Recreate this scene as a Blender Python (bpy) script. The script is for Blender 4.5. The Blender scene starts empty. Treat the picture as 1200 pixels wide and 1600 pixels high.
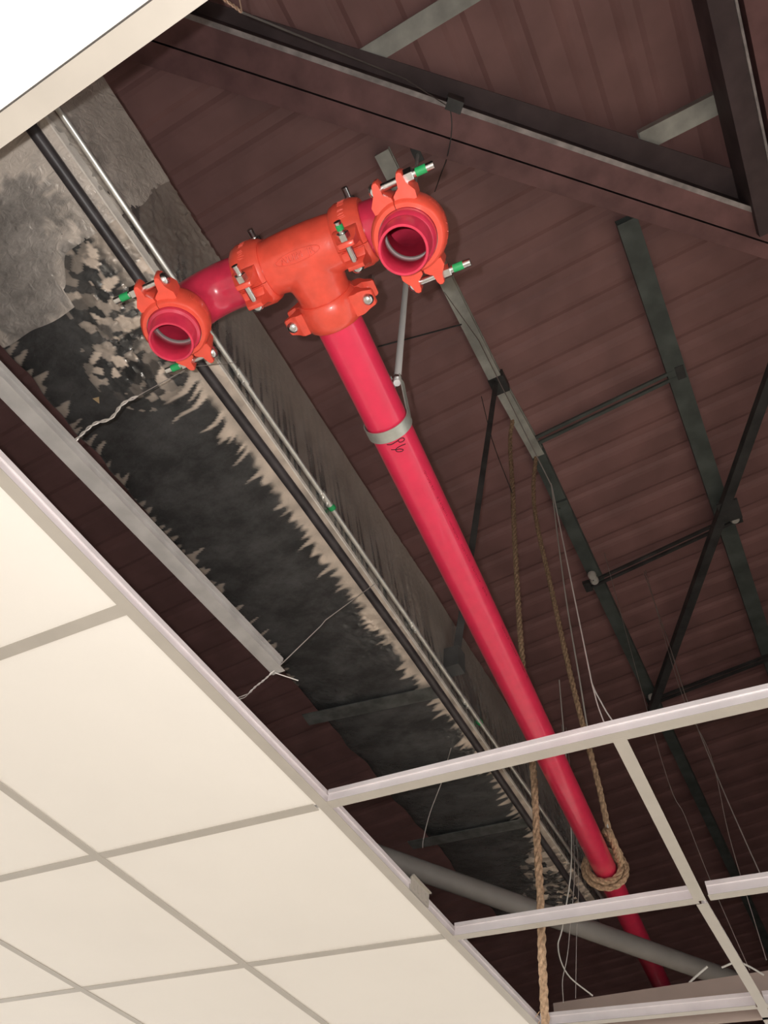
import bpy, bmesh, math, random
from mathutils import Vector, Matrix, noise
random.seed(7)
V = Vector
sc = bpy.context.scene
col = sc.collection

# ------------------------------------------------------------------ camera
# frame of the building: x along the cross tees, y along the main tees, z up; z = 0 is the underside of the ceiling grid
R0 = V((0.88048, 0.46721, 0.08045)); R1 = V((-0.33121, 0.72763, -0.60071)); R2 = V((-0.33920, 0.50227, 0.79541))
CAM = V((0.7978, -1.0975, -0.7890))
cd = bpy.data.cameras.new('camera'); cam = bpy.data.objects.new('camera', cd); col.objects.link(cam)
M = Matrix((R0, -R1, -R2)).transposed().to_4x4(); M.translation = CAM
cam.matrix_world = M
cd.sensor_fit = 'VERTICAL'; cd.sensor_height = 36.0; cd.lens = 36.0*1131.8/1600.0
cd.clip_start = .02; cd.clip_end = 100
sc.camera = cam

# ------------------------------------------------------------------ world, light, exposure
w = bpy.data.worlds.new('room_daylight'); sc.world = w; w.use_nodes = True
bg = w.node_tree.nodes['Background']; bg.inputs[0].default_value = (1.0, .975, .945, 1); bg.inputs[1].default_value = 2.1
fl = bpy.data.lights.new('phone_flash', 'POINT'); fl.energy = 32.0; fl.color = (1.0, .97, .95); fl.shadow_soft_size = .004
flo = bpy.data.objects.new('phone_flash', fl); col.objects.link(flo)
flo.location = CAM - R0*.022 - R1*.014
sc.view_settings.view_transform = 'Standard'; sc.view_settings.look = 'None'
sc.view_settings.exposure = 0.0; sc.view_settings.gamma = 1.0
sc.view_settings.use_curve_mapping = False
sc.cycles.max_bounces = 6; sc.cycles.diffuse_bounces = 3; sc.cycles.glossy_bounces = 3
sc.cycles.sample_clamp_indirect = 4.0

# ------------------------------------------------------------------ materials
def mat(name, c, rough=.5, metal=0.0, coat=0.0, var=0.0, vscale=20, bump=0.0, bscale=60, c2=None, spec=.5, dirt=None):
    m = bpy.data.materials.new(name); m.use_nodes = True
    nt = m.node_tree; N = nt.nodes; L = nt.links; b = N['Principled BSDF']
    b.inputs['Base Color'].default_value = (*c, 1); b.inputs['Roughness'].default_value = rough
    b.inputs['Metallic'].default_value = metal; b.inputs['Coat Weight'].default_value = coat
    b.inputs['Specular IOR Level'].default_value = spec
    g = N.new('ShaderNodeNewGeometry')
    if var or c2:
        n = N.new('ShaderNodeTexNoise'); n.inputs['Scale'].default_value = vscale; n.inputs['Detail'].default_value = 5
        L.new(g.outputs['Position'], n.inputs['Vector'])
        r = N.new('ShaderNodeValToRGB'); r.color_ramp.elements[0].position = .35; r.color_ramp.elements[1].position = .68
        a = tuple(max(0, x*(1-var)) for x in c); d = c2 if c2 else tuple(min(1, x*(1+var)) for x in c)
        r.color_ramp.elements[0].color = (*a, 1); r.color_ramp.elements[1].color = (*d, 1)
        L.new(n.outputs[0], r.inputs[0]); L.new(r.outputs[0], b.inputs['Base Color'])
    if bump:
        n2 = N.new('ShaderNodeTexNoise'); n2.inputs['Scale'].default_value = bscale; n2.inputs['Detail'].default_value = 6
        L.new(g.outputs['Position'], n2.inputs['Vector'])
        bu = N.new('ShaderNodeBump'); bu.inputs['Strength'].default_value = bump; bu.inputs['Distance'].default_value = .002
        L.new(n2.outputs[0], bu.inputs['Height']); L.new(bu.outputs[0], b.inputs['Normal'])
    return m

TILE = mat('vinyl_faced_tile', (.93, .89, .825), .5, var=.015, vscale=3, bump=.05, bscale=300)
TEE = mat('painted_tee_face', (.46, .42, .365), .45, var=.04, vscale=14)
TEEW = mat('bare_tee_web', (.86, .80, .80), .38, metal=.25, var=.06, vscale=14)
TEEOLD = mat('dusty_tee_steel', (.42, .40, .38), .5, var=.12, vscale=25)
PIPE = mat('crimson_pipe_paint', (.80, .036, .098), .30, coat=.35, var=.05, vscale=30, bump=.03, bscale=150)
PIPED = mat('crimson_stub_paint', (.62, .035, .08), .28, coat=.4, var=.12, vscale=40, bump=.05, bscale=150)
ORANGE = mat('orange_red_casting_paint', (.80, .092, .056), .34, coat=.3, var=.08, vscale=50, bump=.22, bscale=90)
ZINC = mat('zinc_plate', (.74, .75, .74), .26, metal=1.0, var=.12, vscale=80)
GREEN = mat('green_thread_patch', (.02, .36, .11), .5)
MARK = mat('black_marker', (.03, .005, .01), .7)
GASKET = mat('grey_gasket_lip', (.34, .31, .30), .5)
BAND = mat('galvanised_band', (.52, .54, .49), .45, metal=.55, var=.15, vscale=30)
ROD = mat('bright_threaded_rod', (.95, .95, .93), .35)
ROOF = mat('maroon_roof_sheet', (.44, .235, .222), .62, var=.14, vscale=4, bump=.1, bscale=40)
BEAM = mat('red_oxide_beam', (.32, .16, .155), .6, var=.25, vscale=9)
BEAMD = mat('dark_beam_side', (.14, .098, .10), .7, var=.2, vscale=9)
LIP = mat('worn_grey_lip', (.60, .54, .52), .5, var=.3, vscale=18)
PURLIN = mat('grey_green_purlin', (.66, .66, .59), .5, var=.25, vscale=9)
PURLD = mat('dark_green_purlin', (.155, .18, .165), .55, var=.25, vscale=9)
BRACE = mat('dark_steel_brace', (.085, .085, .083), .55, var=.3, vscale=12)
PVC = mat('grey_conduit_pipe', (.20, .185, .17), .55, var=.08, vscale=12)
BLACKC = mat('black_conduit', (.055, .048, .050), .42, var=.3, vscale=30)
SILVER = mat('bright_steel_conduit', (.78, .77, .72), .33, metal=.75, var=.1, vscale=40)
STRIP = mat('foil_tape_strip', (.90, .83, .75), .36, metal=.05, var=.12, vscale=35, bump=.6, bscale=120)
WIRE = mat('galvanised_wire', (.62, .58, .54), .45, metal=.5)
WIREW = mat('pale_cord', (.70, .68, .62), .6)
ROPE = mat('jute_rope', (.50, .34, .22), .9, var=.3, vscale=120, bump=.8, bscale=400, spec=.1)
CERAM = mat('white_porcelain', (.95, .92, .84), .3, coat=.3)
TRIM = mat('beige_trim_board', (.36, .28, .24), .7, var=.06, vscale=8)
DARKW = mat('dark_plenum_wall', (.05, .045, .045), .9)
FLOOR = mat('room_floor_tiles', (.55, .50, .44), .5, var=.06, vscale=2)
ADH = mat('brown_tape_scrap', (.55, .40, .22), .6)

def foil_mat(name, dark, dusty, metal, rough, bump=.35):  # dusty: beige colour of the painted reflections and dusty film
    """aluminium foil; the mesh attribute 'dust' holds reflections painted in as beige, plus dusty film"""
    m = bpy.data.materials.new(name); m.use_nodes = True
    nt = m.node_tree; N = nt.nodes; L = nt.links; b = N['Principled BSDF']
    g = N.new('ShaderNodeNewGeometry')
    mp = N.new('ShaderNodeMapping'); mp.inputs['Scale'].default_value = (1.0, 1.6, 1.0); L.new(g.outputs['Position'], mp.inputs['Vector'])
    n = N.new('ShaderNodeTexNoise'); n.inputs['Scale'].default_value = 8; n.inputs['Detail'].default_value = 9; n.inputs['Roughness'].default_value = .7
    L.new(mp.outputs[0], n.inputs['Vector'])
    r = N.new('ShaderNodeValToRGB'); r.color_ramp.elements[0].position = .40; r.color_ramp.elements[1].position = .68
    r.color_ramp.elements[0].color = (*dark, 1); r.color_ramp.elements[1].color = (*[min(1, x*2.1) for x in dark], 1)
    L.new(n.outputs[0], r.inputs[0])
    at = N.new('ShaderNodeAttribute'); at.attribute_name = 'dust_sheen'
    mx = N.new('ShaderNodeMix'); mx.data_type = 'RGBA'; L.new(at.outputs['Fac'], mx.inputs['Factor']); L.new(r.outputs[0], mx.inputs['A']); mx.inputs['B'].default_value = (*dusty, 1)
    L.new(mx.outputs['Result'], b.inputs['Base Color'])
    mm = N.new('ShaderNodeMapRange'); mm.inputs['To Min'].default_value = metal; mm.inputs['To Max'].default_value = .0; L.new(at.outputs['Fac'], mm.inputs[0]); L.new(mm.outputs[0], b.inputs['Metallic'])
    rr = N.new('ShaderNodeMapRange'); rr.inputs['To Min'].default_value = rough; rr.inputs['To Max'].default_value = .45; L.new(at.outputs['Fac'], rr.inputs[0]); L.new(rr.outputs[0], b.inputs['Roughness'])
    n2 = N.new('ShaderNodeTexNoise'); n2.inputs['Scale'].default_value = 45; n2.inputs['Detail'].default_value = 7; n2.inputs['Distortion'].default_value = 1.2
    L.new(mp.outputs[0], n2.inputs['Vector'])
    bu = N.new('ShaderNodeBump'); bu.inputs['Strength'].default_value = bump; bu.inputs['Distance'].default_value = .004
    L.new(n2.outputs[0], bu.inputs['Height']); L.new(bu.outputs[0], b.inputs['Normal'])
    return m
FOIL = foil_mat('dusty_foil_painted_sheen', (.125, .127, .125), (.92, .77, .63), .62, .24)  # beige second colour paints in the foil's reflections
SCRIM = foil_mat('paper_backed_foil', (.36, .33, .30), (.90, .79, .68), .30, .36, .9)

# ------------------------------------------------------------------ object helpers
WO = {}                                    # world origin of every object made here
def _tag(o, label, cat, group, kind):
    if label: o['label'] = label
    if cat: o['category'] = cat
    if group: o['group'] = group
    if kind: o['kind'] = kind
def thing(name, loc, label, cat, group=None, kind=None):
    o = bpy.data.objects.new(name, None); o.empty_display_size = .05; col.objects.link(o)
    o.location = loc; WO[o] = V(loc); _tag(o, label, cat, group, kind); return o
def obj(name, bm, m, parent=None, label=None, cat=None, group=None, kind=None, smooth=True, recalc=True):
    if recalc: bmesh.ops.recalc_face_normals(bm, faces=bm.faces)
    vs = [v.co for v in bm.verts]
    lo = V((min(v.x for v in vs), min(v.y for v in vs), min(v.z for v in vs)))
    hi = V((max(v.x for v in vs), max(v.y for v in vs), max(v.z for v in vs)))
    org = V(((lo.x+hi.x)/2, (lo.y+hi.y)/2, lo.z))
    for v in bm.verts: v.co -= org
    me = bpy.data.meshes.new(name); bm.to_mesh(me); bm.free()
    for s in (m if isinstance(m, (list, tuple)) else [m]): me.materials.append(s)
    if smooth:
        me.polygons.foreach_set('use_smooth', [True]*len(me.polygons))
        try: me.set_sharp_from_angle(angle=math.radians(38))
        except Exception: pass
    o = bpy.data.objects.new(name, me); col.objects.link(o)
    WO[o] = org
    if parent is not None:
        o.parent = parent; o.location = org - WO[parent]
    else: o.location = org
    _tag(o, label, cat, group, kind); return o
def inst(src, name, loc, parent):
    o = bpy.data.objects.new(name, src.data); col.objects.link(o); WO[o] = V(loc)
    o.parent = parent; o.location = V(loc) - WO[parent]; return o

# ------------------------------------------------------------------ shape helpers (all in world coordinates)
def frame(z, up=V((0, 0, 1))):
    z = z.normalized(); x = up.cross(z)
    if x.length < 1e-4: x = V((1, 0, 0)).cross(z)
    x.normalize(); return x, z.cross(x), z
def box(bm, lo, hi, mi=0, mx=None):
    P = [V((x, y, z)) for z in (lo[2], hi[2]) for y in (lo[1], hi[1]) for x in (lo[0], hi[0])]
    if mx is not None: P = [mx @ p for p in P]
    v = [bm.verts.new(p) for p in P]
    for f in ((0, 2, 3, 1), (4, 5, 7, 6), (0, 1, 5, 4), (2, 6, 7, 3), (0, 4, 6, 2), (1, 3, 7, 5)):
        bm.faces.new([v[i] for i in f]).material_index = mi
def extr(bm, prof, a, b, up=V((0, 0, 1)), mi=None, side=None):
    """extrude a 2D profile (x sideways, y up) from a to b"""
    a = V(a); b = V(b); d = (b-a).normalized()
    s = side if side is not None else d.cross(up).normalized()
    u = s.cross(d).normalized()
    A = [bm.verts.new(a + s*p[0] + u*p[1]) for p in prof]; B = [bm.verts.new(b + s*p[0] + u*p[1]) for p in prof]
    n = len(prof)
    for i in range(n):
        f = bm.faces.new((A[i], A[(i+1) % n], B[(i+1) % n], B[i]))
        if mi: f.material_index = mi[i]
    bm.faces.new(A[::-1]); bm.faces.new(B)
def sweep(bm, pts, rad, seg=12, cap=True, mi=0, twist=0.0, inner=None):
    pts = [V(p) for p in pts]; n = len(pts)
    if not isinstance(rad, (list, tuple)): rad = [rad]*n
    t0 = (pts[1]-pts[0]).normalized(); x, y, _ = frame(t0)
    rings = []; irings = []
    for i, p in enumerate(pts):
        t = (pts[min(i+1, n-1)]-pts[max(i-1, 0)]).normalized()
        x = (x - t*x.dot(t)).normalized(); y = t.cross(x)
        rings.append([bm.verts.new(p + (x*math.cos(2*math.pi*k/seg)+y*math.sin(2*math.pi*k/seg))*rad[i]) for k in range(seg)])
        if inner is not None:
            ri = inner[i] if isinstance(inner, (list, tuple)) else inner
            irings.append([bm.verts.new(p + (x*math.cos(2*math.pi*k/seg)+y*math.sin(2*math.pi*k/seg))*ri) for k in range(seg)])
    for rs in (rings, irings):
        for i in range(len(rs)-1):
            for k in range(seg):
                bm.faces.new((rs[i][k], rs[i][(k+1) % seg], rs[i+1][(k+1) % seg], rs[i+1][k])).material_index = mi
    if inner is not None:
        for j in (0, -1):
            for k in range(seg): bm.faces.new((rings[j][k], rings[j][(k+1) % seg], irings[j][(k+1) % seg], irings[j][k])).material_index = mi
    elif cap:
        bm.faces.new(rings[0][::-1]); bm.faces.new(rings[-1])
def lathe(bm, c, axis, prof, seg=40, a0=0.0, a1=2*math.pi, xd=None, mi=0, close=False):
    """prof: list of (distance along axis, radius)"""
    axis = axis.normalized()
    if xd is None: x, y, _ = frame(axis)
    else: x = (xd-axis*xd.dot(axis)).normalized(); y = axis.cross(x)
    full = abs(a1-a0-2*math.pi) < 1e-6; n = seg if full else seg+1
    rings = []
    for k in range(n):
        a = a0+(a1-a0)*k/seg; dd = x*math.cos(a)+y*math.sin(a)
        rings.append([bm.verts.new(c+axis*h+dd*r) for h, r in prof])
    m = len(prof)
    for k in range(seg):
        A = rings[k]; B = rings[(k+1) % n]
        for j in range(m if close else m-1):
            q = (A[j], A[(j+1) % m], B[(j+1) % m], B[j])
            bm.faces.new(q).material_index = mi
    if not full and close:
        bm.faces.new(rings[0]); bm.faces.new(rings[-1][::-1])
def catmull(P, n=8):
    P = [V(p) for p in P]; P = [P[0]*2-P[1]]+P+[P[-1]*2-P[-2]]; out = []
    for i in range(1, len(P)-2):
        for k in range(n):
            t = k/n; a, b, c, d = P[i-1], P[i], P[i+1], P[i+2]
            out.append(.5*((2*b)+(c-a)*t+(2*a-5*b+4*c-d)*t*t+(3*b-a-3*c+d)*t**3))
    out.append(P[-2]); return out
def strand(bm, pts, r_path, r_str, pitch, ns=3, seg=6):
    pts = [V(p) for p in pts]; n = len(pts); L = [0]
    for i in range(1, n): L.append(L[-1]+(pts[i]-pts[i-1]).length)
    x, y, _ = frame((pts[1]-pts[0])); fr = []
    for i in range(n):
        t = (pts[min(i+1, n-1)]-pts[max(i-1, 0)]).normalized(); x = (x-t*x.dot(t)).normalized(); fr.append((x.copy(), t.cross(x)))
    for s in range(ns):
        q = [pts[i]+(fr[i][0]*math.cos(2*math.pi*(L[i]/pitch+s/ns))+fr[i][1]*math.sin(2*math.pi*(L[i]/pitch+s/ns)))*r_path for i in range(n)]
        sweep(bm, q, r_str, seg)
def resample(pts, step):
    pts = [V(p) for p in pts]; out = [pts[0]]; acc = 0
    for a, b in zip(pts, pts[1:]):
        l = (b-a).length; k = max(1, int(l/step))
        for j in range(1, k+1): out.append(a.lerp(b, j/k))
    return out

# ================================================================== SETTING
bm = bmesh.new(); box(bm, (-7, -7, -2.65), (8, 10, -2.6)); obj('floor', bm, FLOOR, kind='structure', smooth=False)

# roof: two hipped slopes of corrugated sheet, built as overlapping sheets
HC = 1.17
def z1(x): return 2.47+.13*(x-.3)
def z2(y): return z1(y+HC)
roof = thing('roof', (0, 0, 2.4), None, None, kind='structure')
def rib(t, pitch=.19):                      # trapezoidal profile height (downwards positive)
    u = (t/pitch) % 1.0
    return .012 if u < .55 else (0 if .65 < u < .9 else (.012*(1-(u-.55)/.1) if u <= .65 else .012*(u-.9)/.1))
def sheet(plane, s0, s1, k):
    bm = bmesh.new(); step = .019; n = int(round((s1-s0)/step)); A = []
    for i in range(n+1):
        s = s0+(s1-s0)*i/n
        dz = -rib(s)-(.003 if k % 2 else 0)
        if plane == 1:
            e = min(4.3, s+HC+.0); q = [(-4.3, s), (e, s)]
            if e < -4.2: continue
            A.append([bm.verts.new((x, y, z1(x)+dz)) for x, y in q]+[bm.verts.new((x, y, z1(x)+dz+.002)) for x, y in q])
        else:
            e = s-HC
            if e < -4.2: continue
            q = [(s, -4.3), (s, e)]
            A.append([bm.verts.new((x, y, z2(y)+dz)) for x, y in q]+[bm.verts.new((x, y, z2(y)+dz+.002)) for x, y in q])
    for a, b in zip(A, A[1:]):
        bm.faces.new((a[0], a[1], b[1], b[0])); bm.faces.new((a[2], b[2], b[3], a[3]))
        bm.faces.new((a[0], b[0], b[2], a[2])); bm.faces.new((a[1], a[3], b[3], b[1]))
    obj('roof_sheet', bm, ROOF, roof, smooth=False)
for k in range(14):
    sheet(1, -4.3+.95*k, -4.3+.95*(k+1)+.02, k)
for k in range(8):
    sheet(2, -3.0+.95*k, -3.0+.95*(k+1)+.02, k)
for nm, lo, hi in (('wall_left', (-4.35, -4.35, 0), (-4.3, 9.2, 3)), ('wall_right', (4.3, -4.35, 0), (4.35, 9.2, 3.2)),
                   ('wall_back', (-4.35, -4.35, 0), (4.35, -4.3, 3)), ('wall_far', (-4.35, 9.0, 0), (4.35, 9.05, 3.2))):
    bm = bmesh.new(); box(bm, lo, hi); obj(nm, bm, DARKW, kind='structure', smooth=False)

# far low board above the grid
bm = bmesh.new(); v = [(.03, 0.0), (2.4, 0.0), (2.4, .175), (.03, .083)]
A = [bm.verts.new((x, 1.27, z)) for x, z in v]; B = [bm.verts.new((x, 1.285, z)) for x, z in v]
for i in range(4): bm.faces.new((A[i], A[(i+1) % 4], B[(i+1) % 4], B[i]))
bm.faces.new(A); bm.faces.new(B[::-1])
obj('trim_1', bm, TRIM, kind='structure', smooth=False)

# ------------------------------------------------------------------ suspended ceiling: tiles
G = .6
def filled(i, j):                           # cell from (i*G, j*G) to ((i+1)*G, (j+1)*G)
    if i < 0: return True
    if j <= -3: return True
    if i >= 4: return True  # unseen tiles here and below, extent set to limit light reaching the roof
    if j >= 3: return True
    return False
ceil_bm = bmesh.new()
near = []
for i in range(-7, 7):
    for j in range(-7, 15):
        if not filled(i, j): continue
        if (-3 <= i < 0 and -3 <= j <= 2) or (j == -3 and 0 <= i < 2): near.append((i, j)); continue
        jit = random.uniform(0, .0006)
        box(ceil_bm, (i*G+.006, j*G+.006, .0015+jit), ((i+1)*G-.006, (j+1)*G-.006, .013))
ceiling = obj('ceiling', ceil_bm, TILE, kind='structure', smooth=False)
src = None
for i, j in near:
    loc = ((i+.5)*G, (j+.5)*G, .0015+random.uniform(0, .0005))
    if src is None:
        bm = bmesh.new(); box(bm, (loc[0]-.294, loc[1]-.294, loc[2]), (loc[0]+.294, loc[1]+.294, loc[2]+.0115)); src = obj('ceiling_tile', bm, TILE, ceiling, smooth=False)
    else: inst(src, 'ceiling_tile', loc, ceiling)

# ------------------------------------------------------------------ grid of tees
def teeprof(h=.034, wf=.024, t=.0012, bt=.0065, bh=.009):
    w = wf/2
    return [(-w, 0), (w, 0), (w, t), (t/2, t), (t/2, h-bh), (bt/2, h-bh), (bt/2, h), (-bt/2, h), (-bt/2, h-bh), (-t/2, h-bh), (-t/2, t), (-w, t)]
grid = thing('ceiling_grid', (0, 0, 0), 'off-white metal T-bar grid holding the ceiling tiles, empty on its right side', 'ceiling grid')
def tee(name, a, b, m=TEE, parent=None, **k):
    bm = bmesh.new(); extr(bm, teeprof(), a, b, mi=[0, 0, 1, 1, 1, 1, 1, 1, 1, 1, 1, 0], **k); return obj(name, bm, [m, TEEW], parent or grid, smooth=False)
XN = {-2: 0.0, -1: 0.0, 0: .002, 1: .0}
for i in range(-6, 8):
    x = i*G
    if i == 1:
        tee('main_tee', (.602, .001, 0), (.592, .606, 0)); tee('main_tee', (.592, .622, .0), (.604, 1.2, 0)); tee('main_tee', (.60, 1.2, 0), (.60, 4.3, 0))
        tee('main_tee', (.60, -4.2, 0), (.60, -1.2, 0)); continue
    if i == 0:
        tee('main_tee', (0, -4.2, 0), (0, -.6, 0)); tee('main_tee', (0, -.6, 0), (.006, .003, 0)); tee('main_tee', (.006, .003, 0), (.001, .617, 0)); tee('main_tee', (.001, .617, 0), (0, 4.3, 0)); continue
    tee('main_tee', (x, -4.2, 0), (x, 4.3, 0))
for j in range(-6, 8):
    y = j*G
    for i in range(-5, 7):
        xa, xb = i*G+.012, (i+1)*G-.012
        if i in (0, 1) and j in (-1,): continue
        ya = yb = y
        if i in (0, 1) and j == -2: ya = yb = -1.192
        if (i, j) == (0, 0): ya, yb = .003, -.004
        if (i, j) == (1, 0): ya, yb = -.004, -.004; xa = .588
        if (i, j) == (0, 1): ya, yb = .615, .606
        if (i, j) == (-1, -1): ya, yb = -.606, -.600
        if abs(i) > 3 and abs(j) > 3: continue
        tee('cross_tee', (xa, ya, .0003), (xb, yb, .0003))
# splice plate on the main tee
bm = bmesh.new(); box(bm, (.0045, .385, .012), (.0075, .478, .046)); box(bm, (.0045, .385, .043), (.014, .478, .046))
for k in range(4): box(bm, (.007, .398+.02*k, .018), (.0095, .406+.02*k, .036))
obj('splice_clip', bm, TEE, grid, label='small bright splice plate on the tee', smooth=False)

# loose tee hanging over the gap
lt = thing('loose_tee', (.03, -.6, .12), 'single dusty metal T-bar hanging alone above the gap, left of the foil duct', 'ceiling rail')
a = V((-.022, -1.75, .10)); b = V((.04, -.262, .122))
bm = bmesh.new(); extr(bm, teeprof(.036, .029), a, b); obj('rail', bm, TEEOLD, lt, smooth=False)
bm = bmesh.new(); sweep(bm, [(.036, -.268, .119), (.072, -.238, .112)], .0011, 6); obj('bent_tab', bm, WIRE, lt)

# ================================================================== ROOF STEEL
def cprof(w, h, t=.003, lip=.018):          # lipped channel, opening sideways
    return [(-w/2, 0), (w/2, 0), (w/2, lip), (w/2-t, lip), (w/2-t, t), (-w/2+t, t), (-w/2+t, h-t), (w/2-t, h-t), (w/2-t, h-lip), (w/2, h-lip), (w/2, h), (-w/2, h)]
def purlin(name, a, b, label, m, w=.062, h=.062):
    bm = bmesh.new(); extr(bm, cprof(w, h), a, b, side=V((1, 0, 0)) if abs(b[1]-a[1]) > abs(b[0]-a[0]) else V((0, 1, 0)))
    return obj(name, bm, m, None, label, 'purlin', 'steel purlins under the maroon roof', smooth=False)
p1 = thing('roof_purlin', (.3, 1, 2.4), 'grey purlin under the roof running down past the right-hand red coupling', 'purlin', 'steel purlins under the maroon roof')
bm = bmesh.new(); extr(bm, cprof(.062, .062), (.278, -.69, 2.40), (.300, .44, 2.40), side=V((1, 0, 0))); obj('near_length', bm, PURLIN, p1, smooth=False)
bm = bmesh.new(); extr(bm, cprof(.062, .062), (.305, .50, 2.40), (.330, .93, 2.40), side=V((1, 0, 0))); obj('middle_length', bm, PURLIN, p1, smooth=False)
bm = bmesh.new(); extr(bm, cprof(.070, .062), (.330, .90, 2.404), (.322, 8.9, 2.40), side=V((1, 0, 0))); obj('far_length', bm, PURLD, p1, smooth=False)
bm = bmesh.new(); box(bm, (.265, .425, 2.392), (.342, .515, 2.46)); obj('splice_collar', bm, BRACE, p1, smooth=False)
for yy in (1.28,):
    bm = bmesh.new(); box(bm, (.29, yy-.04, 2.385), (.37, yy+.04, 2.402)); lathe(bm, V((.31, yy, 2.386)), V((0, 0, -1)), [(0, .011), (.012, .011), (.012, 0)], 6); obj('bolted_cleat', bm, PURLD, p1, smooth=False)
purlin('roof_purlin', (1.07, .02, 2.45), (1.115, 8.9, 2.45), 'dark green purlin coming out below the double beam on the right side', PURLD, .085)
purlin('roof_purlin', (.20, -1.005, 2.44), (3.9, -.985, 2.44), 'pale grey purlin at the top edge, above the double beam', PURLIN, .07, .055)
purlin('roof_purlin', (1.20, -.262, 2.44), (3.9, -.275, 2.44), 'grey-green purlin between the double beam and the upright dark beam at the top right', PURLIN, .075, .055)

# bridging bars between the purlins
def bridging(a, b, label, wires=False):
    a = V(a); b = V(b); t = thing('bridging_bar', (a+b)/2, label, 'brace', 'thin bars bridging the purlins')
    bm = bmesh.new(); s = (b-a).normalized().cross(V((0, 0, 1))).normalized()
    for k in (-1, 1): extr(bm, [(-.008, 0), (.008, 0), (.008, .014), (-.008, .014)], a+s*k*.018, b+s*k*.018)
    obj('rail', bm, BRACE if wires else PURLD, t, smooth=False)
    for p in (a, b):
        bm = bmesh.new(); box(bm, (p.x-.02, p.y-.035, p.z-.004), (p.x+.02, p.y+.035, p.z+.02)); obj('end_plate', bm, BRACE, t, smooth=False)
    return t
bridging((.33, .85, 2.41), (1.09, .80, 2.45), 'thin bar bridging the two purlins, nearest of the row')
bridging((.27, 1.88, 2.385), (1.14, 1.76, 2.43), 'twin thin bars between the purlins with a white insulator at their left end', True)
bridging((.31, 3.03, 2.385), (1.14, 2.92, 2.43), 'twin thin bars just above the pale grid cross bar, farthest of the row', True)
def insulator(c, label):
    t = thing('insulator', c, label, 'insulator', 'small white porcelain insulators')
    for k in (0, 1):
        bm = bmesh.new(); lathe(bm, V(c)+V((.002, -.02+.042*k, 0)), V((0, 0, -1)), [(-.02, 0), (-.02, .014), (-.012, .023), (.0, .024), (.012, .023), (.020, .017), (.020, 0)], 14)
        obj('porcelain_disc', bm, CERAM, t)
    bm = bmesh.new(); lathe(bm, V(c), V((0, 0, -1)), [(-.04, .004), (.024, .004), (.024, 0)], 8); obj('screw', bm, ZINC, t)
insulator((.322, 1.80, 2.36), 'pair of white porcelain insulators at the left end of the middle twin bars')
insulator((1.118, 1.71, 2.40), 'dim grey-white insulator where the diagonal brace crosses the right purlin')
insulator((.336, 2.96, 2.36), 'small white insulator just above the pale grid cross bar')

# the double beam along the hip
dirh = V((1, 1, 0)).normalized(); nrm = V((1, -1, 0)).normalized()      # nrm points to the camera side
hb = thing('double_beam', (.8, -.35, 2.2), 'dark red double channel beam running diagonally across the top of the picture', 'beam')
def hpt(s, c, z): # point on line y = x - c
    return V((s, s-c, z))
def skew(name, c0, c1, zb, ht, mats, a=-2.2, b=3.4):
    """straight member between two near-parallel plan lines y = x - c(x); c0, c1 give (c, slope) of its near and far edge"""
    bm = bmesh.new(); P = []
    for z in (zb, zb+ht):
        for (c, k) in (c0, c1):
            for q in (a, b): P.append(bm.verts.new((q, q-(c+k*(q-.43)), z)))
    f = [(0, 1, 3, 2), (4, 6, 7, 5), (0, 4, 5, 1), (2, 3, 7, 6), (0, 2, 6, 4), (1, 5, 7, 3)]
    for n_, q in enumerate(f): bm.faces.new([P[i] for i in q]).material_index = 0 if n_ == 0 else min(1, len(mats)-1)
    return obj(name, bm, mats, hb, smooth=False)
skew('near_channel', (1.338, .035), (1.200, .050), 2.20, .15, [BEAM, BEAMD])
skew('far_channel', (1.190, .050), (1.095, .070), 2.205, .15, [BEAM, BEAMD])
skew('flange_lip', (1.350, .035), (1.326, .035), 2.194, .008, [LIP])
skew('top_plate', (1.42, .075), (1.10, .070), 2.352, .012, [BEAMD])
for s in (.62,):
    bm = bmesh.new(); p = hpt(s, 1.352, 2.19); mx = Matrix.Translation(p) @ Matrix.Rotation(math.radians(45), 4, 'Z'); box(bm, (-.03, -.02, 0), (.03, .02, .13), mx=mx); obj('side_cleat', bm, BRACE, hb, smooth=False)
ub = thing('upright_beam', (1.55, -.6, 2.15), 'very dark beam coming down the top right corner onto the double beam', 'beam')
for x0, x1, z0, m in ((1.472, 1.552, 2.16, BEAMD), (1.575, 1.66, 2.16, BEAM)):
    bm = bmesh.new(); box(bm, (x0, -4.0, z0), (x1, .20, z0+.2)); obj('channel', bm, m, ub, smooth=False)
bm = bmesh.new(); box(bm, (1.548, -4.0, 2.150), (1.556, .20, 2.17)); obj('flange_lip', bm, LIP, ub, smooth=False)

# braces
def bar(name, a, b, w, m, label, cat, group=None, parent=None):
    bm = bmesh.new(); t = .004
    extr(bm, [(-w/2, 0), (w/2, 0), (w/2, t), (-w/2+t, t), (-w/2+t, w), (-w/2, w)], a, b); return obj(name, bm, m, parent, label, cat, group, smooth=False)
dg = thing('diagonal_brace', (1.0, 1.6, 2.3), 'long dark diagonal angle brace crossing the right purlin', 'brace')
bar('angle_bar', (1.62, .557, 2.30), (.30, 3.03, 2.30), .045, BRACE, None, None, parent=dg)
bm = bmesh.new(); box(bm, (1.05, 1.53, 2.31), (1.15, 1.66, 2.322)); obj('gusset_plate', bm, BRACE, dg, smooth=False)
hg = thing('duct_hanger', (.16, .3, 1.5), 'thin dark strut slanting from the grey purlin down behind the red pipe to the duct', 'hanger')
bar('strut', (.305, .455, 2.40), (.150, .335, .60), .022, BRACE, None, None, parent=hg)
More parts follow.
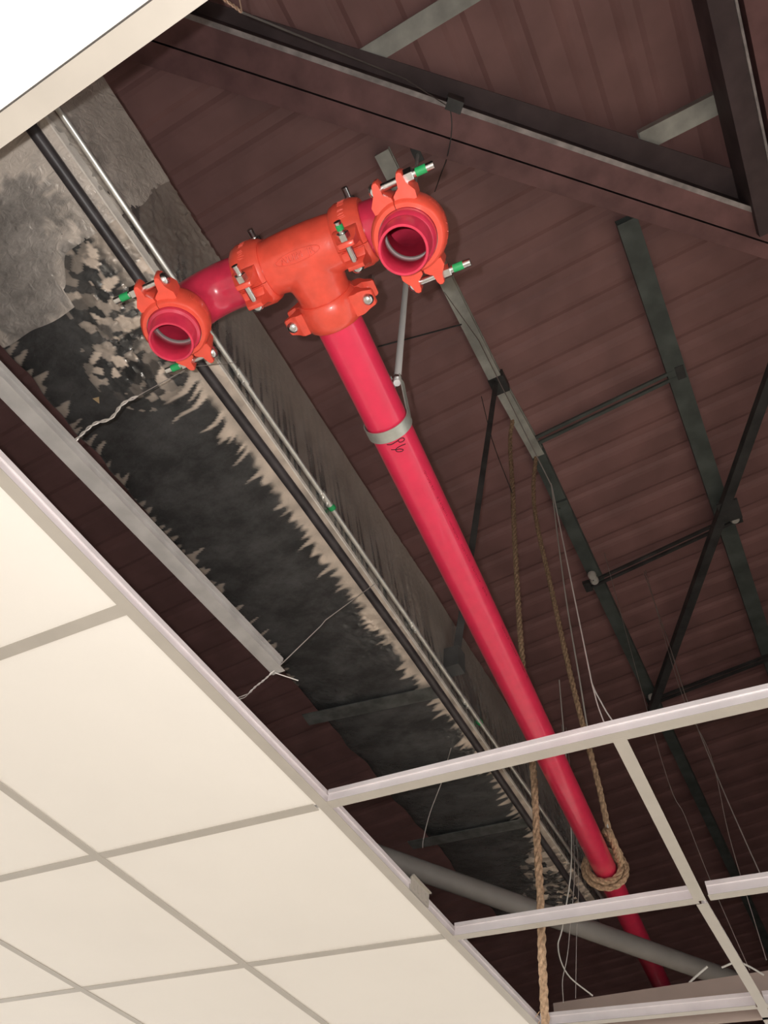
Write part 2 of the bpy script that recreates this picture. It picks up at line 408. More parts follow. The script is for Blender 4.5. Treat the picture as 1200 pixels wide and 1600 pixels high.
bm = bmesh.new(); box(bm, (.118, .30, .56), (.165, .345, .63)); obj('foot_bracket', bm, BRACE, hg, smooth=False)

# ================================================================== FOIL DUCT
DX0, DX1, DZ0, DZ1, DY0, DY1 = -.262, .120, .50, .79, -2.6, 1.66
duct = thing('foil_duct', (-.07, -.4, .5), 'long rectangular air duct wrapped in dark crinkled foil', 'duct')
def prof_pt(s):                             # perimeter parameter -> x, z, normal, edge distances
    W = DX1-DX0; H = DZ1-DZ0; r = .012
    if s < W: return DX0+s, DZ0, V((0, 0, -1)), s, W-s
    s2 = s-W
    return DX1, DZ0+s2, V((1, 0, 0)), 99, -s2
def crumple(p, k): return noise.noise(p*k)
def ridge(v): return 1-abs(v)*2.2
W = DX1-DX0; H = DZ1-DZ0
ss = [W*i/96 for i in range(97)]+[W+H*i/56 for i in range(1, 57)]
def sstep(a, b, x):
    t = min(1, max(0, (x-a)/(b-a))); return t*t*(3-2*t)
nz = noise.noise
def wrap_piece(name, ya, yb, step, m, near_piece):
    bm = bmesh.new(); dl_ = bm.verts.layers.float.new('dust_sheen'); ny = int((yb-ya)/step); prev = None
    for j in range(ny+1):
        y = ya+(yb-ya)*(j/ny); row = []
        for s in ss:
            x, z, n, dl, dr = prof_pt(s)
            p = V((x, y, z)); yo = 0
            d = .0022*nz(p*5.0)+.0009*nz(p*14); dust_sheen = 0
            if s <= W:
                gy = y+.30*x+.010*nz(V((x*16, y*6, 3.1)))
                f1 = nz(V((x*6, gy*85, 0))); f2 = nz(V((x*5, gy*78, 5)))
                er = max(0, .55+.9*nz(V((y*5.5, 5, 0)))); el = max(0, .6+.8*nz(V((y*6, 1, 0))))
                wr = math.exp(-max(0, dr-.008)/.040); wl = math.exp(-max(0, dl)/.026)
                d += (wl*el+wr*er)*.0026*f1
                if dl < .001: d = 0
                z += .006*math.exp(-dr/.035)+.008*math.exp(-dl/.02)-.010*(1-((s/W)*2-1)**2)
                # foil reflections painted as beige: solid along the corner, fingers reaching in
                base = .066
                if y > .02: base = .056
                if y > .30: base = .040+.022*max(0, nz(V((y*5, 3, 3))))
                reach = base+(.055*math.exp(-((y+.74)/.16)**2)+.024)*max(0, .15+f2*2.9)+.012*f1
                dust_sheen = sstep(-.006, .016, reach-dr)*(.80+.3*nz(p*30))
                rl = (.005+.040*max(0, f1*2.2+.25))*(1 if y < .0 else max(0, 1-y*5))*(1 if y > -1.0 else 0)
                dust_sheen = max(dust_sheen, sstep(0, .012, rl-dl)*.60*(1 if dl > .002 else .3))
                if near_piece: dust_sheen = max(dust_sheen*.8, .75*sstep(.02, .28, nz(V((x*5+y*3, y*7, 2)))+.35*nz(p*40)))
            else:
                u = s-W
                fs = nz(V((u*5, (y+.55*u)*70, 7)))
                ws = math.exp(-max(0, u-.05)/.09)
                d += ws*.0016*fs
                dust_sheen = .24+.12*u/H+.10*nz(V((y*3, u*9, 4)))-.34*sstep(-.05, .30, fs)*ws+.12*max(0, nz(V((u*30, (y+.4*u)*90, 1))))*ws
                if y > .35: dust_sheen *= .6
                if near_piece: dust_sheen += .12
            for (py, px, rad, amp) in ((-.93, .07, .13, .012), (-.82, -.03, .09, .009), (.03, .05, .12, .008), (.20, -.16, .10, .006), (1.30, .11, .13, .014), (1.52, .04, .14, .012), (.55, .10, .09, .007)):
                g = math.exp(-((y-py)**2+(x-px)**2)/(rad*rad))
                if g > .04:              # crumpled into small flat facets, glints painted pale on some
                    for kk, ww in ((46, 1.0), (95, .5)):
                        q = p*kk+V((0, 0, 3))+V((nz(p*9), nz(p*9+V((5, 5, 5))), 0))*.8
                        _, pts_ = noise.voronoi(q); c0 = pts_[0]
                        rv = noise.random_unit_vector() if False else V((math.sin(c0.x*12.9+c0.y*78.2)*1.0, math.sin(c0.x*39.3+c0.y*11.1), 0))
                        d += amp*.36*g*ww*((q-c0).dot(rv))
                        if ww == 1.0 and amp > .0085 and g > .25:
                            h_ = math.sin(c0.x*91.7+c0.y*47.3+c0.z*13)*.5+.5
                            if s <= W: dust_sheen = max(dust_sheen*(1-.5*g), min(1, g*1.6)*(h_**3.5)*1.15)
            if near_piece:
                d += .0016; yo = sstep(-1.25, -1.0, y)*(.018*nz(V((s*9, 2, 2)))+(.035 if s < W*.55 else -.05*sstep(W*.55, W*.7, s)))
            if s <= W and dl < .03:
                x += (1-dl/.03)*.010*nz(V((y*14, 2, 9)))
                if y > .22: x += (1-dl/.03)*(.015*nz(V((y*6, 8, 9))))
            v = bm.verts.new(V((x, y+yo, z))+n*d); v[dl_] = min(1, max(0, dust_sheen)); row.append(v)
        if prev:
            for a in range(len(ss)-1): bm.faces.new((prev[a], prev[a+1], row[a+1], row[a]))
        prev = row
    return obj(name, bm, m, duct, smooth=True, recalc=False)
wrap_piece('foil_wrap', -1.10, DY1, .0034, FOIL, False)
wrap_piece('paper_backed_wrap', DY0, -1.00, .010, SCRIM, True)
bm = bmesh.new(); box(bm, (DX0+.006, DY0, DZ0+.02), (DX1-.006, DY1-.01, DZ1-.004)); obj('duct_body', bm, BEAMD, duct, smooth=False)
# torn foil end
bm = bmesh.new()
ring = []
for r_ in range(6):
    row = []
    for s in ss[::3]:
        x, z, n, dl, dr = prof_pt(s); y = DY1+.012*r_+.05*noise.noise(V((s*16, r_, 0)))*(r_/5)
        k = .03*r_/5
        q = V((x-k*(x+.07)*2, y, z+k*1.2+.012*noise.noise(V((s*40, r_*3, 1)))*r_/5)); row.append(bm.verts.new(q))
    ring.append(row)
for a, b in zip(ring, ring[1:]):
    for k in range(len(a)-1): bm.faces.new((a[k], a[k+1], b[k+1], b[k]))
obj('torn_foil_end', bm, FOIL, duct)
# clamping bars under the duct
for y0, y1, xa, xb in ((.262, .302, -.292, .10), (.972, .985, -.315, .10)):
    bm = bmesh.new()
    extr(bm, [(-.024, 0), (.024, 0), (.024, .003), (-.021, .003), (-.021, .02), (-.024, .02)], (xa, y0, .474), (xb, y1, .482))
    for k in range(9):
        pass
    obj('support_angle', bm, mat('foil_covered_angle', (.20, .21, .20), .4, metal=.6, var=.3, vscale=30, bump=.5, bscale=60) if y0 < .5 else bpy.data.materials['foil_covered_angle'], duct, label='foil-covered support angle crossing under the duct', smooth=False)
bm = bmesh.new()
for k, yy in enumerate((-1.2,)): pass
extr(bm, [(0, 0), (.003, 0), (.003, .022), (0, .022)], (DX1-.001, DY0, .499), (DX1-.001, -.83, .499))
extr(bm, [(0, 0), (.003, 0), (.003, .009), (0, .009)], (DX1, -.83, .499), (DX1, 1.3, .499))
obj('edge_tape', bm, STRIP, duct, label='bright tape strip along the duct corner', smooth=False)
bm = bmesh.new(); bm.faces.new([bm.verts.new(p) for p in ((-.155, -.800, .4845), (-.140, -.797, .4845), (-.150, -.785, .4845))]); bmesh.ops.extrude_face_region(bm, geom=bm.faces[:]); 
for v in list(bm.verts)[3:]: v.co.z -= .001
obj('tape_scrap', bm, ADH, duct, smooth=False)

# black conduit under the corner
bm = bmesh.new(); sweep(bm, [(.098, -2.6, .482), (.098, -1.2, .482), (.096, -.8, .482), (.106, -.4, .480), (.110, .1, .480), (.108, .7, .476), (.100, 1.25, .474), (.090, 1.62, .476), (.086, 1.72, .478)], .0108, 14)
obj('black_conduit', bm, BLACKC, None, 'straight black conduit running along the lower corner of the foil duct', 'conduit')
sc_ = thing('steel_conduit', (.13, 0, .53), 'slim bright steel conduit running along the duct side with small couplings', 'conduit')
path = [(.131, -2.6, .535), (.131, -1.2, .535), (.128, -.9, .535), (.128, -.1, .535), (.131, .5, .533), (.134, .9, .534), (.134, 1.68, .534)]
bm = bmesh.new(); sweep(bm, path, .0062, 12); obj('tube', bm, SILVER, sc_)
for y in (-.69, -.35, .43, .10): 
    bm = bmesh.new(); sweep(bm, [(.129, y-.02, .535), (.129, y+.02, .535)], .0082, 12)
    sweep(bm, [(.129, y-.008, .528), (.129, y-.008, .522)], .003, 6); sweep(bm, [(.129, y+.01, .528), (.129, y+.01, .522)], .003, 6)
    obj('coupling_sleeve', bm, SILVER, sc_)
for y in (-.33, .52):
    bm = bmesh.new(); sweep(bm, [(.129, y, .5352), (.1295, y+.012, .5352)], .0086, 12); obj('green_mark', bm, GREEN, sc_, label='green paint mark')

# ================================================================== GREY DIAGONAL PIPE
bm = bmesh.new(); sweep(bm, [(-.62, .20, .30), (.42, 1.735, .30), (.95, 2.5, .30)], .030, 24)
obj('grey_pipe', bm, PVC, None, 'plain grey plastic pipe lying diagonally behind the grid and across the red pipe', 'pipe')

# ================================================================== RED SPRINKLER MAIN AND HEADER
T = V((.452, -.887, .303))
D = (V((.316, .505, .407))-T).normalized()
Hh = V((.9952, .0975, 0)).normalized()
Z = V((0, 0, 1))
RP = .038

# tee fitting: run + branch, blended
def tee_body():
    bm = bmesh.new()
    prof = [(-.070, .038), (-.068, .0415), (-.052, .0415), (-.046, .0425), (-.02, .044), (.02, .044), (.046, .0425), (.052, .0415), (.068, .0415), (.070, .038)]
    lathe(bm, T, Hh, prof, 56)
    lathe(bm, T, D, [(0, .046), (.030, .0455), (.046, .044), (.055, .0425), (.078, .0415), (.084, .038)], 56)
    # saddle fillets where run meets branch
    return bm
tf = thing('pipe_tee', T-Z*.05, 'orange-red cast pipe tee with a raised marking, centre of the header', 'pipe fitting')
# metaball-like union through a remesh keeps one continuous casting
bm = tee_body()
me = bpy.data.meshes.new('tmp'); bmesh.ops.holes_fill(bm, edges=bm.edges[:]); bmesh.ops.recalc_face_normals(bm, faces=bm.faces); bm.to_mesh(me); bm.free()
tmp = bpy.data.objects.new('tmp', me); col.objects.link(tmp)
rm = tmp.modifiers.new('r', 'REMESH'); rm.mode = 'VOXEL'; rm.voxel_size = .0016
sm = tmp.modifiers.new('s', 'SMOOTH'); sm.factor = .8; sm.iterations = 18
dg_ = bpy.context.evaluated_depsgraph_get(); dg_.update()
ev = tmp.evaluated_get(dg_); bm = bmesh.new(); bm.from_mesh(ev.to_mesh()); bpy.data.objects.remove(tmp)
obj('casting', bm, ORANGE, tf)
def raised_text(txt, size, c, xdir, ndir, parent, m, depth=.0007, bendr=None, baxis=None, bcen=None):
    cu = bpy.data.curves.new('t', 'FONT'); cu.body = txt; cu.size = size; cu.extrude = depth; cu.align_x = 'CENTER'; cu.align_y = 'CENTER'; cu.resolution_u = 3
    o = bpy.data.objects.new('t', cu); col.objects.link(o); dg = bpy.context.evaluated_depsgraph_get(); dg.update()
    bm = bmesh.new(); bm.from_mesh(o.evaluated_get(dg).to_mesh()); bpy.data.objects.remove(o)
    xdir = xdir.normalized(); ndir = (ndir-xdir*ndir.dot(xdir)).normalized(); yd = ndir.cross(xdir)
    for v in bm.verts:
        if bendr:                            # wrap the local y around a cylinder of that radius whose axis is xdir
            a = v.co.y/bendr; rr = bendr+v.co.z
            v.co = c-ndir*bendr + xdir*v.co.x + ndir*(rr*math.cos(a)) + yd*(rr*math.sin(a))
        else: v.co = c+xdir*v.co.x+yd*v.co.y+ndir*v.co.z
    return obj('raised_marking', bm, m, parent)
view = (CAM-T).normalized(); nd = (view-Hh*view.dot(Hh)).normalized()
nd2 = (nd*.97-D*.05).normalized()
raised_text('AIUIM  JR', .0135, T+nd2*.0446, Hh, nd2, tf, ORANGE, .0015, .0446)
bm = bmesh.new(); yd = nd2.cross(Hh)
loop = []
for k in range(33):
    a = 2*math.pi*k/32; u = .036*math.cos(a)*(1 if abs(math.cos(a)) < .9 else 1); q = .0085*math.sin(a)/.044
    loop.append(T+Hh*u+(nd2*math.cos(q)+yd*math.sin(q))*.0440)
sweep(bm, loop, .0007, 6, cap=False); obj('raised_border', bm, ORANGE, tf)

# grooved coupling: X = pad direction, Y = bolt direction, A = pipe axis
def coupling(c, A, X, Ysign, heads, label, txtside, gpatch=(1, 1), head_len=.018, tip=.030, roll=0.0):
    A = A.normalized(); X = (X-A*X.dot(A)).normalized(); Y = A.cross(X).normalized()*Ysign
    if roll: 
        q = Matrix.Rotation(roll, 3, A); X = q @ X; Y = q @ Y
    t = thing('grooved_coupling', c-Z*.05, label, 'pipe coupling', 'orange-red bolted couplings on the header')
    prof = [(-.0235, .0382), (-.0235, .0435), (-.021, .0462), (-.016, .0475), (-.012, .0493), (.012, .0493), (.016, .0475), (.021, .0462), (.0235, .0435), (.0235, .0382)]
    for s in (1, -1):
        bm = bmesh.new()
        # half ring body
        g = .0005
        xs, ys = X, Y*s
        ax = A
        n = 28; rings = []
        for k in range(n+1):
            a = math.pi*k/n; dd = xs*math.cos(a)+ys*math.sin(a)
            rings.append([bm.verts.new(c+ys*g+ax*h+dd*r) for h, r in prof])
        m = len(prof)
        for k in range(n):
            for j in range(m): bm.faces.new((rings[k][j], rings[k][(j+1) % m], rings[k+1][(j+1) % m], rings[k+1][j]))
        bm.faces.new(rings[0]); bm.faces.new(rings[-1][::-1])
        # bolt pads (ears)
        for e in (1, -1):
            hw = .0175
            pr = [(.0400, .0015), (.0520, .0015), (.0565, .0065), (.0590, .0105), (.0715, .0120), (.0755, .0140), (.0760, .0175), (.0735, .0205), (.0620, .0225), (.0550, .0270), (.0500, .0300), (.0400, .0290)]
            rows = []
            for hz, sc2 in ((-1, .86), (-.82, 1.0), (.82, 1.0), (1, .86)):
                # ears get narrower towards the tip
                row = []
                for (px, py) in pr:
                    taper = 1.0-.38*max(0, (px-.055)/.025)
                    row.append(bm.verts.new(c+X*e*(px if sc2 == 1 else .04+(px-.04)*.96)+ys*py+ax*(hw*hz*taper)))
                rows.append(row)
            m2 = len(pr)
            for r1, r2 in zip(rows, rows[1:]):
                for j in range(m2): bm.faces.new((r1[j], r1[(j+1) % m2], r2[(j+1) % m2], r2[j]))
            bm.faces.new(rows[0]); bm.faces.new(rows[-1][::-1])
        bmesh.ops.recalc_face_normals(bm, faces=bm.faces)
        h = obj('housing_half', bm, ORANGE, t)
        if txtside == s or txtside == 0:
            # cast lettering on the rim, kept as small unreadable raised strokes
            bm = bmesh.new()
            for k in range(11):
                if k in (3, 7): continue
                a = math.radians(52+k*7.2); dd = xs*math.cos(a)+ys*math.sin(a); tt = -xs*math.sin(a)+ys*math.cos(a)
                for q in range(2):
                    o0 = c+dd*.0495+tt*(q*.0026)+ax*(-.006+random.uniform(0, .004)); o1 = c+dd*.0495+tt*(q*.0026+random.uniform(-.002, .002))+ax*(.006-random.uniform(0, .004))
                    sweep(bm, [o0, o1], .0007, 5)
            obj('cast_marking', bm, ORANGE, h)
    bm = bmesh.new(); lathe(bm, c, A, [(-.020, .0381), (.020, .0381), (.020, .0392), (-.020, .0392)], 36, close=True); obj('gasket', bm, GASKET, t)
    for e in (1, -1):
        bc = c+X*e*.0645; hs = heads[0 if e == 1 else 1]; yb = Y*hs      # yb points from nut to head
        bm = bmesh.new(); sweep(bm, [bc+yb*.022, bc-yb*(.022+tip+.008)], .0052, 14)
        lathe(bm, bc+yb*.0205, yb, [(0, .0095), (.003, .0095), (.0065, .0075), (.0085, .004), (.009, 0)], 18)
        b = obj('track_bolt', bm, ZINC, t)
        bm = bmesh.new(); lathe(bm, bc-yb*.0215, -yb, [(0, .0048), (0, .0092), (.0100, .0092), (.0108, .0083), (.0108, .0048)], 6); obj('hex_nut', bm, ZINC, b, smooth=False)
        if gpatch[0 if e == 1 else 1]:
            bm = bmesh.new(); sweep(bm, [bc-yb*.036, bc-yb*min(.050, .024+tip+.002)], .0055, 14); obj('green_patch', bm, GREEN, b, label='green thread-lock patch')
    return t

PZ = (-Z*.95).normalized()
camdir = lambda p: (CAM-p).normalized()
c1 = T-Hh*.083; c2 = T+Hh*.081; c3 = T+D*.091
EL = T-Hh*.193; ER = T+Hh*.175
# header couplings: pads face down towards the viewer, bolts run along the branch direction with nuts on the near side
X1 = (-Z*.99+D*.12).normalized()
coupling(c1, Hh, X1, 1, (1, 1), 'red coupling joining the left crimson elbow to the tee', -1, (0, 0), tip=.016)
coupling(c2, Hh, X1, 1, (1, 1), 'red coupling joining the right end of the tee, with a green bolt tip', -1, (1, 0), tip=.018)
coupling(c3, D, Hh, 1, (1, 1), 'red coupling below the tee with two domed bolt heads facing the viewer', -1, (0, 0))
YL = V((.985, .17, 0))

# elbows (nipple + bend + drop) of the two ends
def elbow(c, sgn, bottom, start, label):
    pts = [T+Hh*start]; Rb = .062; dirx = Hh*sgn
    p0 = c-dirx*Rb; n = 12
    pts.append(p0.copy())
    for k in range(1, n+1):
        a = math.pi/2*k/n; pts.append(p0+dirx*(Rb*math.sin(a))-Z*(Rb*(1-math.cos(a))))
    pts.append(V((bottom.x, bottom.y, bottom.z)))
    bm = bmesh.new(); sweep(bm, pts, RP, 48, inner=.0345); return obj('pipe_elbow', bm, PIPED, None, label, 'pipe fitting')
LC = V((.258, -.907, .205)); RC = V((.627, -.871, .188))
elbow(V((EL.x, EL.y, T.z)), -1, LC, -.086, 'short crimson elbow at the left end of the header')
elbow(V((ER.x, ER.y, T.z)), 1, RC, .083, 'short crimson elbow at the right end of the header')
AL = V((.0, .02, -1)).normalized()
LO = V((.262, -.897, .150)); RO = V((.623, -.873, .115))
coupling(LC, (LO-LC), V((-.10, 1, 0)), 1, (1, 1), 'red coupling around the open left outlet, beside the duct corner', 0, (1, 1), roll=0)
coupling(RC, (RO-RC), V((-.06, 1, 0)), 1, (-1, -1), 'red coupling around the open right outlet, in front of the grey purlin', 0, (1, 1), roll=0)
def stub(c, o, label):
    A = (o-c).normalized(); L = (o-c).length
    t = thing('outlet_stub', o, label, 'pipe', 'open crimson outlets of the header')
    bm = bmesh.new()
    P = [(.002, .0378), (L*.42, .0378), (L*.50, .0370), (L*.55, .0335), (L*.72, .0325), (L*.74, .0318), (L-.001, .0318), (L, .0312), (L, .0285), (L-.001, .0278), (L*.5, .0278), (L*.3, .0300), (.002, .0335)]
    lathe(bm, c, A, P, 56, close=True); obj('barrel', bm, PIPED, t)
    bm = bmesh.new(); lathe(bm, c, A, [(-.004, .0345), (-.004, .0318), (-.001, .0308), (.002, .0318), (.002, .0345)], 48, close=True); obj('inner_gasket', bm, GASKET, t, label='grey rubber ring inside')
stub(LC, LO, 'open crimson outlet stub pointing down at the left end')
stub(RC, RO, 'open crimson outlet stub pointing down at the right end')

# the long red pipe
rp = thing('red_pipe', T+D*1.7-Z*.04, 'long crimson sprinkler pipe running from the tee down to the lower right', 'pipe')
bm = bmesh.new(); n = 40; sweep(bm, [T+D*(.098+3.4*k/n) for k in range(n+1)], RP, 48, inner=.0345); obj('barrel', bm, PIPE, rp)
def onpipe(p, r):
    p = V(p); a = T+D*((p-T).dot(D)); return a+(p-a).normalized()*r
def stroke(bm, pts, r=.0008):
    sweep(bm, [onpipe(q, RP+.0003)+D*.003 for q in catmull(pts, 4)], r, 5)
bm = bmesh.new()
stroke(bm, [(.4418, -.5414, .2991), (.4408, -.5435, .2981), (.4372, -.5459, .2956), (.4329, -.5454, .2937), (.4323, -.5411, .2940), (.4359, -.5387, .2958), (.4404, -.5386, .2985), (.4418, -.5414, .2991)])
stroke(bm, [(.4329, -.5454, .2937), (.4249, -.5447, .2919), (.418, -.5444, .2914), (.4117, -.547, .292)])
stroke(bm, [(.4386, -.5308, .2988), (.4315, -.5329, .2949), (.4241, -.5329, .2929), (.4201, -.5301, .2926), (.421, -.5254, .2931), (.4277, -.5222, .2947), (.431, -.5238, .2957), (.4262, -.529, .2937), (.4223, -.5295, .2929)])
stroke(bm, [(.4134, -.5343, .2925), (.4232, -.5297, .293)])
obj('handwritten_digits', bm, MARK, rp, label='black handwritten digits', smooth=False)
# faded printed line along the pipe
bm = bmesh.new(); pa = V((.4360, -.4124, .3156)); pb = V((.3862, .1693, .3724))
ang = None
u0 = (pa-T)-D*((pa-T).dot(D)); u0.normalize(); u1 = (pb-T)-D*((pb-T).dot(D)); u1.normalize()
s0_ = (pa-T).dot(D); s1_ = (pb-T).dot(D); k = 0; s = s0_-.05
while s < s1_+.05:
    u = u0.lerp(u1, (s-s0_)/(s1_-s0_)).normalized(); tt = D.cross(u)
    if (k % 9) not in (0, 8) and not (.55 < (s-s0_)/(s1_-s0_) < .70):
        for q in range(2):
            o0 = T+D*(s+q*.003)+u*(RP+.0001)+tt*random.uniform(-.003, -.001); o1 = T+D*(s+q*.003+random.uniform(-.002, .002))+(u*RP+tt*random.uniform(.001, .003)).normalized()*(RP+.0001)
            sweep(bm, [onpipe(o0, RP+.0001), onpipe(o1, RP+.0001)], .00045, 4)
    s += .0075; k += 1
obj('printed_line', bm, mat('faded_print', (.30, .012, .03), .6), rp, kind='stuff', smooth=False)

# band hanger with rod
hc = T+D*.326; hx = D.cross(Z).normalized(); hz = hx.cross(D).normalized()
ph = thing('pipe_hanger', hc, 'grey loop hanger and long bright rod holding the red pipe below the tee', 'hanger')
apex = V((.456, -.605, .391))
def band_pts():
    pts = []
    for k in range(0, 37):
        a = math.radians(-200+220*k/36); pts.append(hc+hx*math.cos(a)*.0410+hz*math.sin(a)*.0410-hz*.001)
    ap = apex
    pts = [ap-hx*.008]+[pts[0].lerp(ap-hx*.008, t) for t in (.66, .33)]+pts+[pts[-1].lerp(ap+hx*.008, t) for t in (.33, .66)]+[ap+hx*.008]
    return pts
bm = bmesh.new(); bp = band_pts(); hwid = .0115
rows = []
for i, p in enumerate(bp):
    t = (bp[min(i+1, len(bp)-1)]-bp[max(i-1, 0)]).normalized(); nn = t.cross(D).normalized()
    rows.append([bm.verts.new(p+D*hwid*a+nn*b) for a, b in ((-1, -.001), (1, -.001), (1, .001), (-1, .001))])
for r1, r2 in zip(rows, rows[1:]):
    for j in range(4): bm.faces.new((r1[j], r1[(j+1) % 4], r2[(j+1) % 4], r2[j]))
bm.faces.new(rows[0]); bm.faces.new(rows[-1][::-1]); obj('band', bm, BAND, ph)
bm = bmesh.new(); sweep(bm, [apex-Z*.012, V((.420, -.640, 2.36))], .0066, 14); obj('rod', bm, ROD, ph)
bm = bmesh.new(); lathe(bm, apex-Z*.004, Z, [(0, .004), (0, .0105), (.009, .0105), (.009, .004)], 6); obj('hex_nut', bm, ZINC, ph, smooth=False)
bm = bmesh.new(); box(bm, (.405, -.668, 2.26), (.437, -.662, 2.44)); box(bm, (.405, -.668, 2.255), (.437, -.612, 2.262)); obj('roof_bracket', bm, BRACE, ph, smooth=False)

# ================================================================== ROPES
ra = thing('hanging_rope', (.2, .74, 0), 'brown jute rope hanging straight down in front of the duct, left of the red pipe', 'rope', 'jute ropes')
pts = resample(catmull([(.290, .68, 2.405), (.250, .73, 2.3), (.232, .745, 1.9), (.218, .74, 1.5), (.205, .74, .95), (.207, .74, .5), (.200, .74, .30), (.193, .74, .10), (.186, .74, 0), (.180, .74, -.14), (.176, .738, -.30)], 8), .012)
bm = bmesh.new(); strand(bm, pts, .0052, .0062, .085); obj('strands', bm, ROPE, ra)
bm = bmesh.new()
for k in range(14):
    a = random.uniform(0, 6.28); q = V((.176+.010*math.cos(a), .738+.010*math.sin(a), -.13-.006*k)); sweep(bm, [q, q+V((-.008*random.random()-.003, .004*math.sin(a), -.012))], .0008, 4)
obj('frayed_fibres', bm, ROPE, ra, kind='stuff')
rb = thing('tied_rope', (.28, 1.2, .9), 'brown jute rope coming down beside the red pipe and looped round it in a knot', 'rope', 'jute ropes')
def onring(s, ang, r): # point around the pipe
    c = T+D*s; return c+hx*(math.cos(ang)*r)+hz*(math.sin(ang)*r)
top = [(.318, .93, 2.405), (.272, .965, 2.2), (.258, .985, 1.95), (.268, 1.03, 1.55), (.283, 1.06, 1.1), (.295, 1.09, .85), (.303, 1.13, .66), (.300, 1.17, .54), (.302, 1.20, .50)]
bm = bmesh.new(); strand(bm, resample(catmull(top, 8), .012), .0050, .0062, .085); obj('strands', bm, ROPE, rb)
bm = bmesh.new()
for s, r, tl, rs in ((2.195, .052, .25, .0090), (2.225, .054, .1, .0090), (2.21, .068, .3, .0085)):
    lp = []
    for k in range(49):
        a = 2*math.pi*k/48; lp.append(onring(s+tl*.06*math.sin(a*1+.5), a, r))
    strand(bm, lp, rs*.55, rs*.62, .085)
obj('pipe_loops', bm, ROPE, rb)
bm = bmesh.new()
kn = [onring(2.17, -.1, .060), onring(2.12, .1, .058), onring(2.08, .35, .062), onring(2.055, .7, .066), onring(2.08, 1.0, .070), onring(2.14, .8, .068), onring(2.19, .4, .066)]
strand(bm, resample(catmull(kn, 8), .008), .006, .0065, .07)
obj('knot', bm, ROPE, rb)

# ================================================================== WIRES
def wire(pts, r, label, m=WIRE, cat='wire', name='hanger_wire', group='thin wires hanging in the roof void', smoothp=True):
    bm = bmesh.new(); sweep(bm, catmull(pts, 6) if smoothp and len(pts) > 2 else pts, r, 6); return obj(name, bm, m, None, label, cat, group)
# twisted tie from the main tee to the loose tee
tw = thing('tie_wire', (.03, -.28, .05), 'twisted wire tying the loose T-bar end to the grid edge', 'wire', 'thin wires hanging in the roof void')
pts = resample(catmull([(.004, -.290, .062), (.012, -.285, .08), (.020, -.276, .10), (.036, -.272, .122)], 6), .003)
bm = bmesh.new(); strand(bm, pts, .0011, .0009, .022, 2, 5)
sweep(bm, catmull([(.004, -.290, .062), (-.004, -.300, .05), (-.003, -.312, .036), (.003, -.315, .030), (.006, -.300, .045), (.004, -.290, .062)], 6), .0009, 5); obj('twist', bm, WIRE, tw)
bm = bmesh.new(); sweep(bm, [(.038, -.272, .122), (.076, -.21, .28), (.082, -.205, .30), (.125, -.10, .50)], .0011, 6); obj('riser', bm, WIRE, tw)
tw2 = thing('tie_wire', (.03, -.85, .15), 'bent pale wire tie running from the loose T-bar up across the dark foil', 'wire', 'thin wires hanging in the roof void')
pts = resample(catmull([(.002, -.828, .148), (.018, -.832, .160), (.052, -.838, .168), (.078, -.832, .176), (.108, -.842, .182), (.128, -.838, .20)], 6), .003)
bm = bmesh.new(); strand(bm, pts, .0016, .0013, .03, 2, 5); obj('twist', bm, WIRE, tw2)
bm = bmesh.new(); sweep(bm, [(.128, -.838, .20), (.145, -.80, .36), (.17, -.74, .47)], .0007, 5); obj('riser', bm, WIRE, tw2)
# twisted wire at the top edge
tw3 = thing('tie_wire', (.49, -1.2, .5), 'twisted copper-coloured wire end at the top edge near the bright tile', 'wire', 'thin wires hanging in the roof void')
pts = resample(catmull([(.470, -1.235, .50), (.478, -1.220, .50), (.486, -1.207, .50), (.492, -1.196, .50)], 6), .002)
bm = bmesh.new(); strand(bm, pts, .0016, .0014, .012, 2, 5); sweep(bm, [(.492, -1.196, .50), (.500, -1.222, .505), (.503, -1.235, .51)], .001, 5); obj('twist', bm, mat('copper_wire', (.62, .42, .30), .4, metal=.5), tw3)
bm = bmesh.new(); sweep(bm, [(.492, -1.196, .50), (.52, -1.06, 1.1), (.560, -.93, 1.6), (.600, -.76, 2.10)], .0018, 6); obj('riser', bm, PVC, tw3)
wire([(.600, .0, .030), (.590, .0, .06), (.577, .0, .11), (.574, .0, .13), (.566, .0, .78)], .0014, 'pale wire rising from the grid joint where the empty cells meet', smoothp=False)
wire([(.586, .002, .018), (.578, .0, .07), (.574, .0, .125)], .0012, 'short second leg of the wire fixed to the grid junction')
wire([(.566, .0, .78), (.40, -.03, 1.8), (.262, -.06, 2.40)], .0016, 'thin slanting wire from the grid junction up to the grey purlin', smoothp=False)
wire([(.330, 1.12, 2.45), (.315, 1.12, 2.009), (.303, 1.12, 1.527), (.302, 1.12, 1.104), (.299, 1.13, .817), (.301, 1.17, .50)], .0030, 'bright straight wire next to the rope that is tied on the pipe', WIREW)
wire([(.304, .5, 1.543), (.241, .5, 1.968), (.20, .5, 2.42)], .0016, 'faint wire leaning left of the tied rope', BRACE)
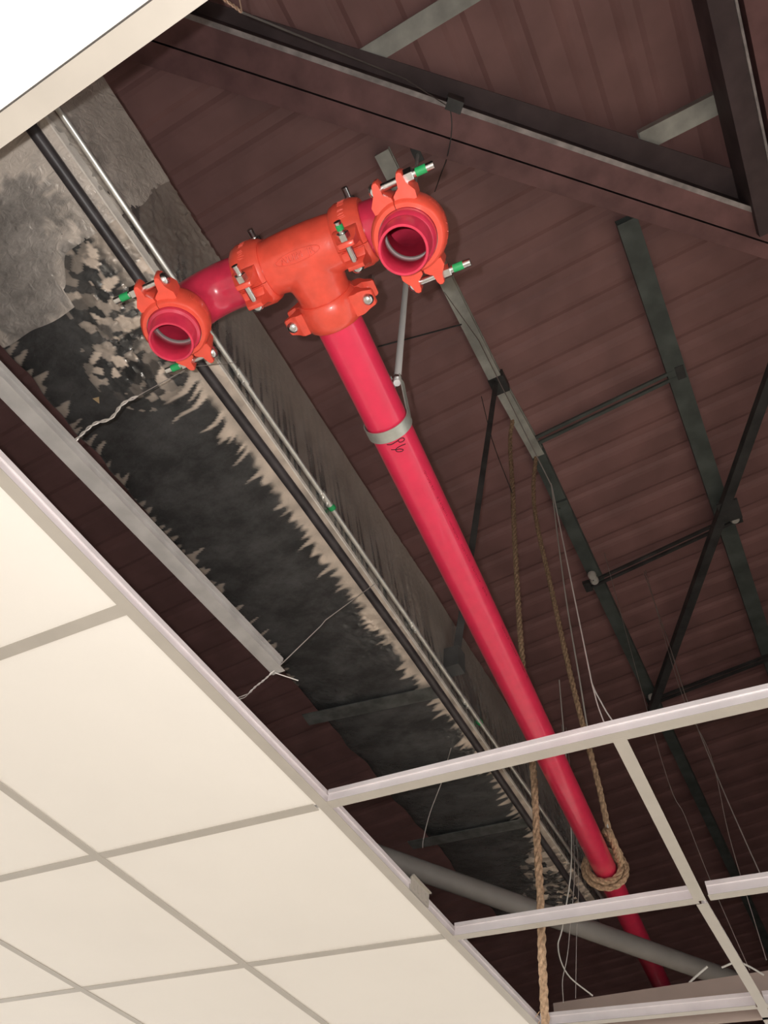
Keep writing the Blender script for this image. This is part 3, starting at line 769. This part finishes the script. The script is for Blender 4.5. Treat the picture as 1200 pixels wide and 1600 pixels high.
wire([(.589, 1.908, 2.40), (.613, 1.75, 1.70), (.625, 1.60, 1.252), (.655, 1.50, .80), (.693, 1.40, .40), (.72, 1.29, .13)], .0019, 'long thin wire on the right, crossing both empty grid cells')
wire([(.60, 1.90, 2.40), (.611, 1.6, 1.327), (.647, 1.6, .987), (.630, 1.5, .606), (.640, 1.29, .14)], .0012, 'fainter companion of the long thin wire on the right')
wire([(.43, 1.70, 2.42), (.463, 1.6, 1.027), (.495, 1.6, .764), (.531, 1.5, .478), (.59, 1.29, .12)], .0012, 'faint wire close to the pale middle bar of the empty cells')
wire([(.20, 1.21, 1.2), (.163, 1.22, .54), (.103, 1.22, .282), (.078, 1.22, .211), (.095, 1.23, .139), (.152, 1.268, .090)], .0021, 'curved pale wire hanging in the lowest empty cell', WIREW)
wire([(.18, 1.23, 1.0), (.161, 1.24, .507), (.114, 1.24, .261), (.094, 1.24, .181), (.072, 1.25, .132), (.062, 1.268, .080)], .0013, 'wavy thin wire beside the hanging rope in the lowest empty cell')
wire([(.19, 1.25, 1.0), (.165, 1.26, .494), (.124, 1.265, .24), (.099, 1.272, .09)], .0010, 'thin straight wire between the curved wire and the red pipe')
wire([(.612, -.77, 2.2), (.586, -.68, 2.2), (.533, -.599, 2.2), (.46, -.52, 2.3), (.40, -.45, 2.45)], .0020, 'thin dark wire curving down from the double beam', BRACE)
wire([(.029, .548, .487), (-.02, .62, .49), (-.063, .68, .478), (-.099, .68, .385), (-.117, .68, .31), (-.119, .68, .282)], .0013, 'thin wire with a hooked end above the grey pipe')
wire([(.522, 1.275, .128), (.564, 1.268, .134), (.591, 1.268, .122), (.624, 1.268, .096)], .0026, 'small bent pale wire above the beige board at the lower right', WIREW)
wire([(.426, 1.277, .100), (.455, 1.277, .118), (.485, 1.277, .135)], .0028, 'short pale twisted cord above the beige board', WIREW)
wire([(-.13, .04, 2.40), (.270, .112, 2.40)], .004, 'dark thin tie across the maroon roof beside the red pipe', BRACE, smoothp=False)
